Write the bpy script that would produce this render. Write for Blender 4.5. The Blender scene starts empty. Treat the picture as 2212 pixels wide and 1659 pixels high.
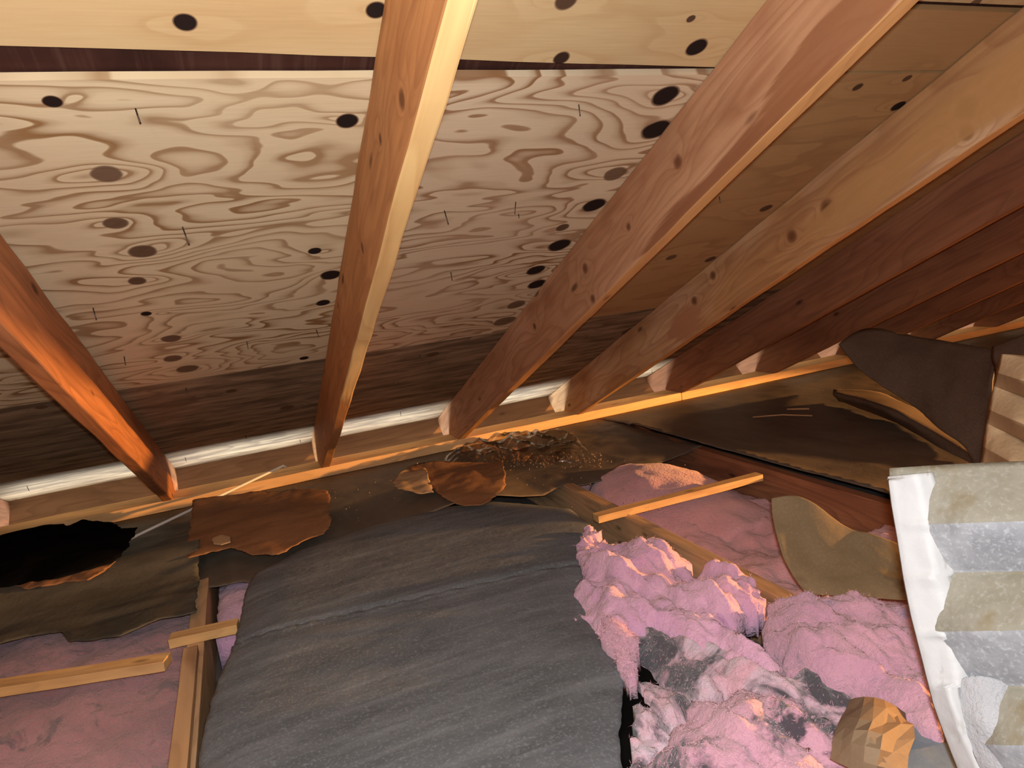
import bpy, bmesh, math, random
import numpy as np
from mathutils import Vector, Matrix, noise
from mathutils.geometry import delaunay_2d_cdt
random.seed(7)
scn = bpy.context.scene
COL = scn.collection

# ---------------------------------------------------------------- camera
S = .61                                   # rafter spacing, metres
F = 1490.0                                # focal length in pixels of the 2212 x 1659 frame
R = np.array([[.917, -.380, -.120], [-.1695, -.0984, -.9806], [.3609, .9197, -.1546]])
r0 = R[0] / np.linalg.norm(R[0]); r2 = R[2] - r0 * (R[2] @ r0); r2 /= np.linalg.norm(r2)
R = np.array([r0, np.cross(r2, r0), r2])  # rows: right, down, forward in world axes
C = np.array([-.254, -2.947, .701])
cam = bpy.data.cameras.new('camera'); camo = bpy.data.objects.new('camera', cam); COL.objects.link(camo)
cam.sensor_fit = 'HORIZONTAL'; cam.sensor_width = 36; cam.lens = 36 * F / 2212; cam.clip_start = .02
M = Matrix(((R[0][0], -R[1][0], -R[2][0], C[0]), (R[0][1], -R[1][1], -R[2][1], C[1]), (R[0][2], -R[1][2], -R[2][2], C[2]), (0, 0, 0, 1)))
camo.matrix_world = M
scn.camera = camo

# ---------------------------------------------------------------- world, lights, exposure
scn.view_settings.view_transform = 'Standard'; scn.view_settings.look = 'None'
scn.view_settings.gamma = 1; scn.view_settings.use_curve_mapping = False
scn.view_settings.exposure = 0.0
scn.cycles.max_bounces = 5; scn.cycles.diffuse_bounces = 3; scn.cycles.glossy_bounces = 2; scn.cycles.transparent_max_bounces = 5; scn.cycles.adaptive_threshold = .04
w = bpy.data.worlds.new('world'); scn.world = w; w.use_nodes = True
w.node_tree.nodes['Background'].inputs[0].default_value = (.5, .6, .75, 1)
w.node_tree.nodes['Background'].inputs[1].default_value = .004

def lamp(name, kind, loc, energy, col, size=.02, target=None, **kw):
    l = bpy.data.lights.new(name, kind); l.energy = energy; l.color = col
    if kind in ('POINT', 'SPOT'): l.shadow_soft_size = size
    for k, v in kw.items(): setattr(l, k, v)
    o = bpy.data.objects.new(name, l); COL.objects.link(o); o.location = loc
    if target is not None: o.rotation_euler = Vector(target).to_track_quat('-Z', 'Y').to_euler()
    return o
# the phone's own flash beside the lens
lamp('phone_flash', 'POINT', C + R[0] * .012 - R[1] * .03, 68, (.86, .93, 1.0), .012)
# a warm work lamp standing on the attic floor to the right; an added flat cutoff stands in for the folded batt's shadow edge
L = np.array([5.4, -3.4, .45])
P1 = np.array([-.034, -1.376, .6]); PA = np.array([2.27, 0, 0])
N = np.cross(P1 - L, PA - L); N /= np.linalg.norm(N)
if N @ (np.array([0, -.2, -.04]) - L) < 0: N = -N
lamp('work_lamp_beam', 'SPOT', L, 2700, (1.0, .50, .16), .05, N, spot_size=math.radians(179.9), spot_blend=.004)
lamp('warm_spill_fill', 'POINT', L + np.array([-1.2, .3, .25]), 55, (1.0, .60, .28), .10)  # added warm fill, set apart from the lamp, for areas its cutoff leaves dark
# added warm fill light behind the camera, no bulb known there
lamp('warm_rear_fill', 'POINT', (-.75, -3.35, 1.15), 22, (1.0, .74, .46), .05)
# daylight coming up through the open soffit
for i in range(4):
    a = lamp('soffit_daylight', 'AREA', (-1.5 + 2.2 * i, .58, -1.0), 75, (.82, .95, 1.0), target=(0, 0, 1), shape='RECTANGLE')
    a.data.size = 2.2; a.data.size_y = .50

# ---------------------------------------------------------------- pixel -> world helpers
T = .4361; H0 = .3125 * S; TH = math.atan(T)
ND = np.array([0, -math.sin(TH), -math.cos(TH)]); UPS = np.array([0, -math.cos(TH), math.sin(TH)])
def ray(u, v): return R.T @ np.array([(u - 1106) / F, (v - 829.5) / F, 1.0])
def onz(u, v, z=-.04): d = ray(u, v); return C + d * ((z - C[2]) / d[2])
def ony(u, v, y=0.): d = ray(u, v); return C + d * ((y - C[1]) / d[1])
def onx(u, v, x): d = ray(u, v); return C + d * ((x - C[0]) / d[0])
def onroof(u, v, off=0.):
    d = ray(u, v); p0 = np.array([0, 0, H0]) + ND * off
    return C + d * (((p0 - C) @ ND) / (d @ ND))
def atf(u, v, f): return C + ray(u, v) * f
def roofuv(u, v): p = onroof(u, v); return p[0], -p[1] / math.cos(TH)      # x, slope distance up from the plate
def nz(x, y, z=0., s=1.): return noise.noise(Vector((x * s, y * s, z * s)))
def fr(x, y, z=0., s=1., o=4): return noise.fractal(Vector((x * s, y * s, z * s)), 1.0, 2.0, o)

# ---------------------------------------------------------------- material helpers
class NT:
    def __init__(s, name, rough=.8, spec=.2):
        s.m = bpy.data.materials.new(name); s.m.use_nodes = True; s.t = s.m.node_tree
        s.b = s.t.nodes['Principled BSDF']; s.b.inputs['Roughness'].default_value = rough
        s.b.inputs['Specular IOR Level'].default_value = spec
    def n(s, typ, **kw):
        o = s.t.nodes.new(typ)
        for k, v in kw.items(): setattr(o, k, v)
        return o
    def set(s, sock, v):
        if isinstance(v, bpy.types.NodeSocket): s.t.links.new(v, sock)
        else: sock.default_value = v
    def math(s, op, a, b=0., c=0.):
        o = s.n('ShaderNodeMath', operation=op)
        for i, v in enumerate((a, b, c)): s.set(o.inputs[i], v)
        return o.outputs[0]
    def coord(s, which='Object'): return s.n('ShaderNodeTexCoord').outputs[which]
    def mapv(s, v, scale=(1, 1, 1), loc=(0, 0, 0)):
        o = s.n('ShaderNodeMapping'); s.set(o.inputs[0], v); o.inputs['Scale'].default_value = scale; o.inputs['Location'].default_value = loc
        return o.outputs[0]
    def noise(s, v, scale=5., detail=4., rough=.55, dist=0.):
        o = s.n('ShaderNodeTexNoise'); s.set(o.inputs['Vector'], v)
        for k, x in (('Scale', scale), ('Detail', detail), ('Roughness', rough), ('Distortion', dist)): o.inputs[k].default_value = x
        return o.outputs[0]
    def ramp(s, f, stops, interp='LINEAR'):
        o = s.n('ShaderNodeValToRGB'); s.set(o.inputs[0], f); e = o.color_ramp.elements; o.color_ramp.interpolation = interp
        while len(e) < len(stops): e.new(.5)
        for i, (p, c) in enumerate(stops):
            e[i].position = p; e[i].color = (*c, 1) if not isinstance(c, (int, float)) else (c, c, c, 1)
        return o.outputs[0]
    def mix(s, f, a, b, mode='MIX'):
        o = s.n('ShaderNodeMix', data_type='RGBA', blend_type=mode); s.set(o.inputs[0], f)
        s.set(o.inputs[6], (*a, 1) if isinstance(a, tuple) else a); s.set(o.inputs[7], (*b, 1) if isinstance(b, tuple) else b)
        return o.outputs[2]
    def bump(s, h, strength=.3, dist=.005):
        o = s.n('ShaderNodeBump'); s.set(o.inputs['Height'], h); o.inputs['Strength'].default_value = strength; o.inputs['Distance'].default_value = dist
        s.t.links.new(o.outputs[0], s.b.inputs['Normal'])
    def out(s, col): s.set(s.b.inputs['Base Color'], col); return s.m

def plywood(name, light, mid, dark, knots, K=9., amp=2.2, contrast=1., stain=None, seed=0., bumps=.25):
    """rotary-cut veneer: growth lines are level sets of a field that the knots push up"""
    m = NT(name, .75, .15); uv = m.coord('UV')
    sx = m.n('ShaderNodeSeparateXYZ'); m.set(sx.inputs[0], uv); U, V = sx.outputs[0], sx.outputs[1]
    n1 = m.noise(m.mapv(uv, (1.15, 3.6, 1), (seed, seed * .7, 0)), 1.6, 2.5, .5, .35)
    n2 = m.noise(m.mapv(uv, (3, 14, 1), (seed, 3, 0)), 2., 1., .5)
    fld = m.math('MULTIPLY_ADD', V, K * .35, m.math('MULTIPLY', n1, amp * 4.2))
    fld = m.math('MULTIPLY_ADD', n2, .38, fld)
    wv = m.n('ShaderNodeTexNoise'); m.set(wv.inputs['Vector'], m.mapv(uv, (5, 12, 1), (seed, 1, 0))); wv.inputs['Scale'].default_value = 1.; wv.inputs['Detail'].default_value = 1.
    ws = m.n('ShaderNodeSeparateXYZ'); m.set(ws.inputs[0], wv.outputs['Color'])
    UW = m.math('MULTIPLY_ADD', m.math('SUBTRACT', ws.outputs[0], .5), .16, U); VW = m.math('MULTIPLY_ADD', m.math('SUBTRACT', ws.outputs[1], .5), .05, V)
    kd = None
    for (ku, kv, kr, kc) in knots:
        du = m.math('SUBTRACT', UW, ku); dv = m.math('SUBTRACT', VW, kv)
        du2 = m.math('MULTIPLY', du, du); dv2 = m.math('MULTIPLY', dv, dv)
        g = m.math('DIVIDE', 1., m.math('MULTIPLY_ADD', m.math('MULTIPLY_ADD', du2, .16, dv2), 1 / (1.5 * kr) ** 2, 1.))
        fld = m.math('MULTIPLY_ADD', g, 2.6 if kr > .012 else 1.6, fld)
        du = m.math('SUBTRACT', U, ku); dv = m.math('SUBTRACT', V, kv)
        d2 = m.math('MULTIPLY_ADD', du, du, m.math('MULTIPLY', dv, dv))
        q = m.math('MULTIPLY', m.math('SQRT', d2), 1 / kr)
        q = m.math('MULTIPLY', m.math('SMOOTH_MIN', m.math('MULTIPLY', m.math('MAXIMUM', m.math('SUBTRACT', 1.35, m.math('MULTIPLY_ADD', n2, .5, m.math('SUBTRACT', q, .25))), 0.), 3.6), 1., .2), min(1., .5 + .5 * kc))
        kd = q if kd is None else m.math('MAXIMUM', kd, q)
    fr_ = m.math('FRACT', fld)
    line = m.ramp(fr_, [(0, .0), (.45, .06), (.70, .40), (.86, 1.), (.95, .9), (1, 0)])
    vary = m.noise(m.mapv(uv, (2, 3, 1), (5 + seed, 1, 0)), 1.5, 1.)
    amt = m.math('MULTIPLY', line, m.math('MULTIPLY_ADD', vary, 1.5 * contrast, .12 * contrast)); 
    col = m.mix(amt, light, dark)
    tint = m.noise(m.mapv(uv, (1, 1.6, 1), (seed, 9, 0)), 2.2, 2.)
    col = m.mix(m.ramp(tint, [(.38, 0.), (.68, .75)]), col, m.mix(.6, col, mid))
    fine = m.noise(m.mapv(uv, (12, 260, 1)), 1., 1., .6)
    col = m.mix(m.math('MULTIPLY', fine, .35), col, m.mix(1., col, (.62, .5, .36), 'MULTIPLY'))
    if stain:
        st = m.noise(m.mapv(uv, (1.3, 7, 1), (seed, 4, 0)), 3.2, 5., .62)
        col = m.mix(m.ramp(st, [(.40, 0.), (.62, .92)]), col, stain)
    if kd is not None:
        halo = m.ramp(kd, [(.02, 0.), (.10, .30), (.45, .9), (.9, 1.)])
        kcol = m.ramp(kd, [(.60, (.16, .085, .045)), (.74, (.10, .048, .024)), (.95, (.016, .008, .006))])
        col = m.mix(halo, col, kcol)
    return m.out(col)

def timber(name, c1, c2, dark, blotch=1.6, grain=1., rough=.7, knots=(), stain=.35, seed=0., spec=.2, patches=()):
    """solid board, length along local X"""
    m = NT(name, rough, spec); oc = m.coord('Object')
    g = m.noise(m.mapv(oc, (1.6, 26, 26), (seed, seed, 0)), 1.6, 2., .6, .4)
    b = m.noise(m.mapv(oc, (blotch, blotch * 3.2, blotch * 3.2), (seed * 2, 0, seed)), 1.4, 2., .5, .5)
    col = m.mix(m.ramp(b, [(.40, 0.), (.60, 1.)]), c1, c2)
    sx = m.n('ShaderNodeSeparateXYZ'); m.set(sx.inputs[0], oc)
    fld = m.math('MULTIPLY_ADD', m.noise(m.mapv(oc, (1.2, 7, 7), (seed, 2, 1)), 1.5, 1.), 9., m.math('MULTIPLY', m.math('ADD', sx.outputs[1], sx.outputs[2]), 22.))
    kd = None
    for (kx, ky, kz, kr) in knots:
        vm = m.n('ShaderNodeVectorMath', operation='DISTANCE'); m.set(vm.inputs[0], oc); vm.inputs[1].default_value = (kx, ky, kz)
        q = m.math('MULTIPLY', vm.outputs['Value'], 1 / kr)
        fld = m.math('ADD', fld, m.math('DIVIDE', 2.4, m.math('MULTIPLY_ADD', m.math('MULTIPLY', q, q), .22, 1.)))
        q = m.math('SUBTRACT', 1.4, q)
        kd = q if kd is None else m.math('MAXIMUM', kd, q)
    line = m.ramp(m.math('FRACT', fld), [(0, 0.), (.5, .15), (.9, 1.), (1, 0.)])
    col = m.mix(m.math('MULTIPLY', line, .30 * grain), col, dark)
    col = m.mix(m.ramp(g, [(.35, .55 * grain), (.6, 0.)]), col, m.mix(.5, col, dark))
    st = m.noise(m.mapv(oc, (2.2, 9, 9), (seed * 3, 4, 0)), 1.5, 2., .65)
    col = m.mix(m.ramp(st, [(.55, 0.), (.72, stain)]), col, dark)
    vo = m.n('ShaderNodeTexVoronoi'); m.set(vo.inputs['Vector'], m.mapv(oc, (4.2, 11, 11), (seed, seed, 0))); vo.inputs['Scale'].default_value = 1.
    col = m.mix(m.ramp(vo.outputs['Distance'], [(.055, .75), (.12, 0.)]), col, tuple(.25 * x for x in dark))
    if kd is not None: col = m.mix(m.ramp(kd, [(.0, 0.), (.4, .6), (.9, .95)]), col, tuple(.55 * x for x in dark))
    for (qx, qz, rx, rz, pc) in patches:
        ex = m.math('MULTIPLY', m.math('SUBTRACT', sx.outputs[0], qx), 1 / rx); ez = m.math('MULTIPLY', m.math('SUBTRACT', sx.outputs[2], qz), 1 / rz)
        dd = m.math('ADD', m.math('MULTIPLY_ADD', ex, ex, m.math('MULTIPLY', ez, ez)), m.math('MULTIPLY', m.math('SUBTRACT', g, .5), 2.2))
        col = m.mix(m.ramp(dd, [(.7, .85), (1.15, 0.)]), col, pc)
    m.bump(g, .35, .003)
    return m.out(col)

def paper(name, c1, c2, streak=None, rough=.7, spec=.25, scale=3., speck=.0, bump=.25, sdir=(1, 1, 1), dust=(.3, .3, .3), spots=None):
    m = NT(name, rough, spec); oc = m.coord('Object')
    b = m.noise(m.mapv(oc, sdir), scale, 4., .62, .3)
    col = m.mix(m.ramp(b, [(.36, 0.), (.66, 1.)]), c1, c2)
    if streak:
        s_ = m.noise(m.mapv(oc, streak), 1., 4., .6)
        col = m.mix(m.ramp(s_, [(.50, 0.), (.75, .38)]), col, dust)
    f = m.noise(oc, 190., 2., .7)
    if speck: col = m.mix(m.ramp(f, [(.52, 0.), (.70, speck)]), col, dust)
    if spots: 
        q = m.noise(oc, spots[0], 4., .6); col = m.mix(m.ramp(q, [(spots[1], 0.), (spots[1] + .1, 1.)]), col, spots[2])
    m.bump(m.noise(oc, 45., 2., .65), bump, .004)
    return m.out(col)

def fluff(name, c1, c2, dirt_shade=None, dirt_shade_at=.6, seed=0., scale=7., ds=9.):
    m = NT(name, 1., .0); oc = m.coord('Object')
    b = m.noise(m.mapv(oc, (1, 1, 1), (seed, seed, 0)), scale, 4., .62, .6)
    col = m.mix(m.ramp(b, [(.36, 0.), (.62, 1.)]), c1, c2)
    if dirt_shade:
        q = m.noise(m.mapv(oc, (1, 1, 1), (seed + 4, 2, 0)), ds, 5., .66, .8)
        col = m.mix(m.ramp(q, [(dirt_shade_at, 0.), (dirt_shade_at + .09, .95)]), col, dirt_shade)
    f = m.noise(oc, 110., 3., .7)
    m.b.inputs['Sheen Weight'].default_value = .35; m.b.inputs['Sheen Roughness'].default_value = .6
    m.bump(f, .8, .007)
    return m.out(col)

# ---------------------------------------------------------------- mesh helpers
def link(o, parent=None):
    COL.objects.link(o)
    if parent is not None: o.parent = parent
    return o
def tag(o, label=None, cat=None, group=None, kind=None):
    if label: o['label'] = label
    if cat: o['category'] = cat
    if group: o['group'] = group
    if kind: o['kind'] = kind
    return o
def empty(name, loc):
    o = bpy.data.objects.new(name, None); o.empty_display_size = .05; link(o); o.location = loc; return o
def mesh(name, verts, faces, mat, parent=None, smooth=True, uv=None, base=None):
    verts = np.asarray(verts, float)
    if parent is not None: base = np.array(parent.location)
    elif base is None:
        base = (verts.min(0) + verts.max(0)) / 2; base[2] = verts[:, 2].min()
    me = bpy.data.meshes.new(name); me.from_pydata([tuple(v) for v in verts - base], [], [tuple(f) for f in faces])
    bm = bmesh.new(); bm.from_mesh(me); bmesh.ops.recalc_face_normals(bm, faces=bm.faces); bm.to_mesh(me); bm.free()
    if smooth: me.polygons.foreach_set('use_smooth', [True] * len(me.polygons))
    for mm in (mat if isinstance(mat, (list, tuple)) else [mat]): me.materials.append(mm)
    o = bpy.data.objects.new(name, me); link(o, parent)
    if parent is None: o.location = base
    return o
def board(name, p0, p1, wid, hei, mat, parent=None, up=(0, 0, 1), n=14, wob=.0015, bev=.002, seed=0, ends=(0., 0.), botmat=False):
    """box from p0 to p1 (top centre line); length on local X, width Y, depth -Z. ends: shear of the end cuts"""
    p0 = np.array(p0, float); p1 = np.array(p1, float); Lg = np.linalg.norm(p1 - p0); ex = (p1 - p0) / Lg
    ez = np.array(up, float); ez -= ex * (ez @ ex); ez /= np.linalg.norm(ez); ey = np.cross(ez, ex)
    vs, fs, mi = [], [], []
    prof = [(-wid / 2, 0), (wid / 2, 0), (wid / 2, -hei / 2), (wid / 2, -hei), (-wid / 2, -hei), (-wid / 2, -hei / 2)]
    for i in range(n + 1):
        t = i / n
        for j, (y, z) in enumerate(prof):
            sh = ends[0] * (-z) * (1 - t) + ends[1] * (-z) * t
            k = wob if 0 < i < n else wob * .4
            vs.append((t * Lg + sh, y + k * nz(t * Lg * 7 + seed * 5, j * 3.1, seed), z + k * nz(t * Lg * 6, j * 2.3 + 9, seed + 3)))
    q = len(prof)
    for i in range(n):
        for j in range(q):
            a, b = i * q + j, i * q + (j + 1) % q
            fs.append((a, b, b + q, a + q)); mi.append(1 if (botmat and j == 3) else 0)
    fs.append(tuple(range(q))[::-1]); fs.append(tuple(n * q + j for j in range(q))); mi += [0, 0]
    me = bpy.data.meshes.new(name); me.from_pydata(vs, [], fs)
    for mm in (mat if isinstance(mat, (list, tuple)) else [mat]): me.materials.append(mm)
    me.polygons.foreach_set('material_index', mi)
    bm = bmesh.new(); bm.from_mesh(me); bmesh.ops.recalc_face_normals(bm, faces=bm.faces); bm.to_mesh(me); bm.free()
    o = bpy.data.objects.new(name, me); link(o, parent)
    mw = Matrix(((ex[0], ey[0], ez[0], p0[0]), (ex[1], ey[1], ez[1], p0[1]), (ex[2], ey[2], ez[2], p0[2]), (0, 0, 0, 1)))
    if parent is not None: mw = Matrix.Translation(-Vector(parent.location)) @ mw
    o.matrix_local = mw
    if bev:
        bv = o.modifiers.new('bevel', 'BEVEL'); bv.width = bev; bv.segments = 2; bv.limit_method = 'ANGLE'; bv.angle_limit = math.radians(50)
    return o
def densify(poly, step, jit=0., seed=0., close=True, js=30.):
    out = []; n = len(poly)
    for i in range(n if close else n - 1):
        a = np.array(poly[i][:2], float); b = np.array(poly[(i + 1) % n][:2], float); d = b - a; l = np.linalg.norm(d)
        k = max(1, int(l / step)); nn = np.array([-d[1], d[0]]) / max(l, 1e-9)
        for j in range(k):
            p = a + d * j / k
            if jit: p = p + nn * jit * (nz(p[0] * js, p[1] * js, seed) + .5 * nz(p[0] * js * 2.7, p[1] * js * 2.7, seed + 5))
            out.append(p)
    return np.array(out)
def inside(P, poly):
    x, y = P[:, 0], P[:, 1]; r = np.zeros(len(P), bool); j = len(poly) - 1
    for i in range(len(poly)):
        xi, yi = poly[i]; xj, yj = poly[j]
        c = ((yi > y) != (yj > y)); 
        with np.errstate(divide='ignore', invalid='ignore'): r ^= c & (x < (xj - xi) * (y - yi) / (yj - yi) + xi)
        j = i
    return r
def edged(P, poly):
    d = np.full(len(P), 9.)
    for i in range(len(poly)):
        a = poly[i]; b = poly[(i + 1) % len(poly)]; ab = b - a
        t = np.clip(((P - a) @ ab) / max(ab @ ab, 1e-12), 0, 1)
        d = np.minimum(d, np.linalg.norm(P - (a + t[:, None] * ab), axis=1))
    return d
def fill(poly, step, jit=0., seed=0., js=30.):
    ol = densify(poly, step, jit, seed, js=js)
    lo, hi = ol.min(0), ol.max(0)
    gx, gy = np.meshgrid(np.arange(lo[0], hi[0], step), np.arange(lo[1], hi[1], step * .87)); gx[1::2] += step / 2
    G = np.stack([gx.ravel(), gy.ravel()], 1); G = G[inside(G, ol)]; G = G[edged(G, ol) > step * .45]
    V = [Vector(p) for p in ol] + [Vector(p) for p in G]
    ov, oe, of, *_ = delaunay_2d_cdt(V, [], [list(range(len(ol)))], 1, 1e-6)
    P = np.array([(v.x, v.y) for v in ov])
    return P, [tuple(f) for f in of], edged(P, ol)
def closed(top, bot, faces):
    n = len(top); vs = np.vstack([top, bot]); fs = list(faces) + [tuple(i + n for i in f[::-1]) for f in faces]
    cnt = {}
    for f in faces:
        for i in range(len(f)):
            e = (f[i], f[(i + 1) % len(f)]); k = tuple(sorted(e)); cnt.setdefault(k, []).append(e)
    for k, es in cnt.items():
        if len(es) == 1: a, b = es[0]; fs.append((b, a, a + n, b + n))
    return vs, fs
def sheet(name, poly, zf, mat, step=.014, thick=.0025, jit=.004, seed=0., parent=None, js=30., xyf=None):
    P, fs, d = fill(poly, step, jit, seed, js)
    top = np.array([(p[0], p[1], zf(p[0], p[1], dd)) for p, dd in zip(P, d)])
    if xyf is not None: top = np.array([xyf(*q, dd) for q, dd in zip(top, d)])
    bot = top - np.array([0, 0, thick])
    vs, fs = closed(top, bot, fs)
    return mesh(name, vs, fs, mat, parent)
def px(pts, z): return [tuple(onz(u, v, z)[:2]) for u, v in pts]
def loft(name, rows, mat, thick=.003, parent=None, sub=6, rough=0., seed=0., flat=False):
    """rows: list of equal-length point lists (3-D); Catmull-Rom in both directions, then thickened along its normal"""
    A = np.array(rows, float)
    def cr(X, k):
        n = len(X); Y = []
        for i in range(n - 1):
            p0, p1, p2, p3 = X[max(i - 1, 0)], X[i], X[i + 1], X[min(i + 2, n - 1)]
            for j in range(k):
                t = j / k; Y.append(.5 * (2 * p1 + (p2 - p0) * t + (2 * p0 - 5 * p1 + 4 * p2 - p3) * t * t + (3 * p1 - p0 - 3 * p2 + p3) * t ** 3))
        Y.append(X[-1]); return np.array(Y)
    A = cr(A, sub); A = np.swapaxes(cr(np.swapaxes(A, 0, 1), sub), 0, 1)
    r, c = A.shape[:2]
    du = np.gradient(A, axis=0); dv = np.gradient(A, axis=1); nn = np.cross(du, dv); nn /= np.maximum(np.linalg.norm(nn, axis=2, keepdims=True), 1e-9)
    if rough:
        h = np.array([[fr(*A[i, j], 9., 4) + .5 * fr(*A[i, j] + seed, 24., 2) for j in range(c)] for i in range(r)]); A = A + nn * (h * rough)[..., None]
    fs = [(i * c + j, i * c + j + 1, (i + 1) * c + j + 1, (i + 1) * c + j) for i in range(r - 1) for j in range(c - 1)]
    vs, fs = closed(A.reshape(-1, 3), (A - nn * thick).reshape(-1, 3), fs)
    return mesh(name, vs, fs, mat, parent, smooth=not flat)
def rod(name, pts, rad, mat, parent=None, seg=8):
    pts = [np.array(p, float) for p in pts]; vs, fs = [], []
    for i, p in enumerate(pts):
        t = pts[min(i + 1, len(pts) - 1)] - pts[max(i - 1, 0)]; t /= np.linalg.norm(t)
        a = np.cross(t, (0, 0, 1)); a = a / np.linalg.norm(a) if np.linalg.norm(a) > 1e-4 else np.array([1., 0, 0]); b = np.cross(t, a)
        for j in range(seg):
            g = 2 * math.pi * j / seg; vs.append(p + rad * (a * math.cos(g) + b * math.sin(g)))
    for i in range(len(pts) - 1):
        for j in range(seg): fs.append((i * seg + j, i * seg + (j + 1) % seg, (i + 1) * seg + (j + 1) % seg, (i + 1) * seg + j))
    fs.append(tuple(range(seg))); fs.append(tuple((len(pts) - 1) * seg + j for j in range(seg)))
    return mesh(name, vs, fs, mat, parent)

# ---------------------------------------------------------------- knots seen on the sheathing (pixel, radius in pixels, strength)
def kn(lst):
    o = []
    for (u, v, r, k) in lst:
        a = roofuv(u, v); b = roofuv(u + r, v); o.append((a[0], a[1], max(.006, abs(b[0] - a[0])), k))
    return o
KA = kn([(113, 218, 18, 1), (750, 260, 19, 1), (230, 376, 28, .30), (249, 482, 23, .4), (308, 543, 25, .45), (296, 607, 17, .5), (370, 732, 18, .35), (373, 775, 17, .3),
         (405, 798, 20, .35), (316, 678, 10, 1), (680, 542, 11, 1), (714, 594, 17, 1), (698, 654, 12, 1), (657, 774, 8, 1)])
KB = kn([(1437, 207, 21, 1), (1418, 280, 22, 1), (1328, 376, 17, .3), (1283, 443, 17, 1), (1215, 491, 10, .5), (1208, 530, 17, 1), (1157, 584, 14, 1), (1160, 614, 14, 1),
         (1115, 658, 14, .3), (1090, 694, 16, .3), (1040, 733, 9, .8)])
KU = kn([(400, 48, 21, 1), (812, 22, 18, 1), (1222, 0, 18, .6), (1505, 101, 16, 1), (1492, 40, 5, .6), (1212, 124, 14, .8)])
KU2 = kn([(2022, 122, 15, .4), (2105, 8, 8, .3)])
KC = kn([(1940, 230, 9, 1), (1853, 189, 7, .6), (1960, 170, 6, .5), (1655, 450, 8, .5), (1535, 560, 7, .5), (1450, 556, 7, .3)])
KD = kn([(1365, 714, 13, .5), (1160, 790, 5, .4), (240, 905, 16, .3), (500, 845, 10, .4), (90, 880, 14, .3), (620, 880, 12, .3), (935, 765, 10, .4)])
ply_a = plywood('veneer swirled', (.72, .56, .35), (.66, .47, .28), (.30, .155, .06), KA, 10, 3.3, 1.1)
ply_b = plywood('veneer swirled right', (.70, .53, .34), (.63, .42, .26), (.30, .145, .06), KB, 10, 3.3, 1.1)
ply_u = plywood('veneer smooth pale', (.62, .43, .22), (.58, .36, .16), (.44, .25, .10), KU + KU2, 3, .8, .45, seed=3.)
ply_c = plywood('veneer orange plain', (.50, .30, .13), (.42, .22, .09), (.30, .15, .06), KC, 4, 1.0, .45, seed=7.)
ply_d = plywood('veneer weathered', (.40, .28, .17), (.33, .215, .125), (.15, .085, .045), KD, 8, 1.6, .6, stain=(.13, .08, .046), seed=11.)
felt = paper('roofing felt', (.035, .012, .008), (.06, .022, .014), (90, 3, 3), .8, .1, 6., dust=(.12, .06, .04))

# ---------------------------------------------------------------- large structure
XL, XR, RIDGE = -2.6, 6.4, 4.9            # attic extent along the eave; ridge distance up the slope
def roofpt(x, s, off=0.): return np.array([x, 0, H0]) + UPS * s + ND * off
def slab(name, c8, mat, parent=None):
    return mesh(name, c8, [(0, 1, 2, 3), (7, 6, 5, 4), (0, 4, 5, 1), (1, 5, 6, 2), (2, 6, 7, 3), (3, 7, 4, 0)], mat, parent, smooth=False)
def box(name, lo, hi, mat, parent=None):
    (a, b, c), (d, e, f) = lo, hi
    return slab(name, [(a, b, c), (d, b, c), (d, e, c), (a, e, c), (a, b, f), (d, b, f), (d, e, f), (a, e, f)], mat, parent)
dry = paper('gypsum dust', (.10, .08, .07), (.16, .13, .11), None, .9, .1)
darkw = timber('old boards', (.30, .16, .08), (.24, .12, .06), (.10, .05, .025), 1.2)
tag(box('floor', (XL, -9.2, -.20), (XR, .09, -.185), dry), kind='structure')
ceil = slab('ceiling', [roofpt(XL, -.36, -.016), roofpt(XR, -.36, -.016), roofpt(XR, RIDGE, -.016), roofpt(XL, RIDGE, -.016),
                        roofpt(XL, -.36, -.03), roofpt(XR, -.36, -.03), roofpt(XR, RIDGE, -.03), roofpt(XL, RIDGE, -.03)], felt)
tag(ceil, kind='structure')
rt = roofpt(0, RIDGE, -.016)
far = slab('ceiling', [(XL, rt[1], rt[2]), (XR, rt[1], rt[2]), (XR, 2 * rt[1], H0), (XL, 2 * rt[1], H0), (XL, rt[1], rt[2] + .02), (XR, rt[1], rt[2] + .02), (XR, 2 * rt[1], H0 + .02), (XL, 2 * rt[1], H0 + .02)], darkw)
tag(far, kind='structure')
for nm, x0, x1 in (('wall_left', XL - .03, XL), ('wall_right', XR, XR + .03)):
    o = mesh(nm, [(x, y, z) for x in (x0, x1) for (y, z) in ((.32, -.2), (.32, .06), (rt[1], rt[2] + .03), (2 * rt[1] - .1, H0), (2 * rt[1] - .1, -.2))],
             [(0, 1, 2, 3, 4), (9, 8, 7, 6, 5)] + [(i, (i + 1) % 5, 5 + (i + 1) % 5, 5 + i) for i in range(5)], darkw, smooth=False)
    tag(o, kind='structure')
tag(box('wall_back', (XL, 2 * rt[1], -.2), (XR, 2 * rt[1] + .02, H0 + .02), darkw), kind='structure')

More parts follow.
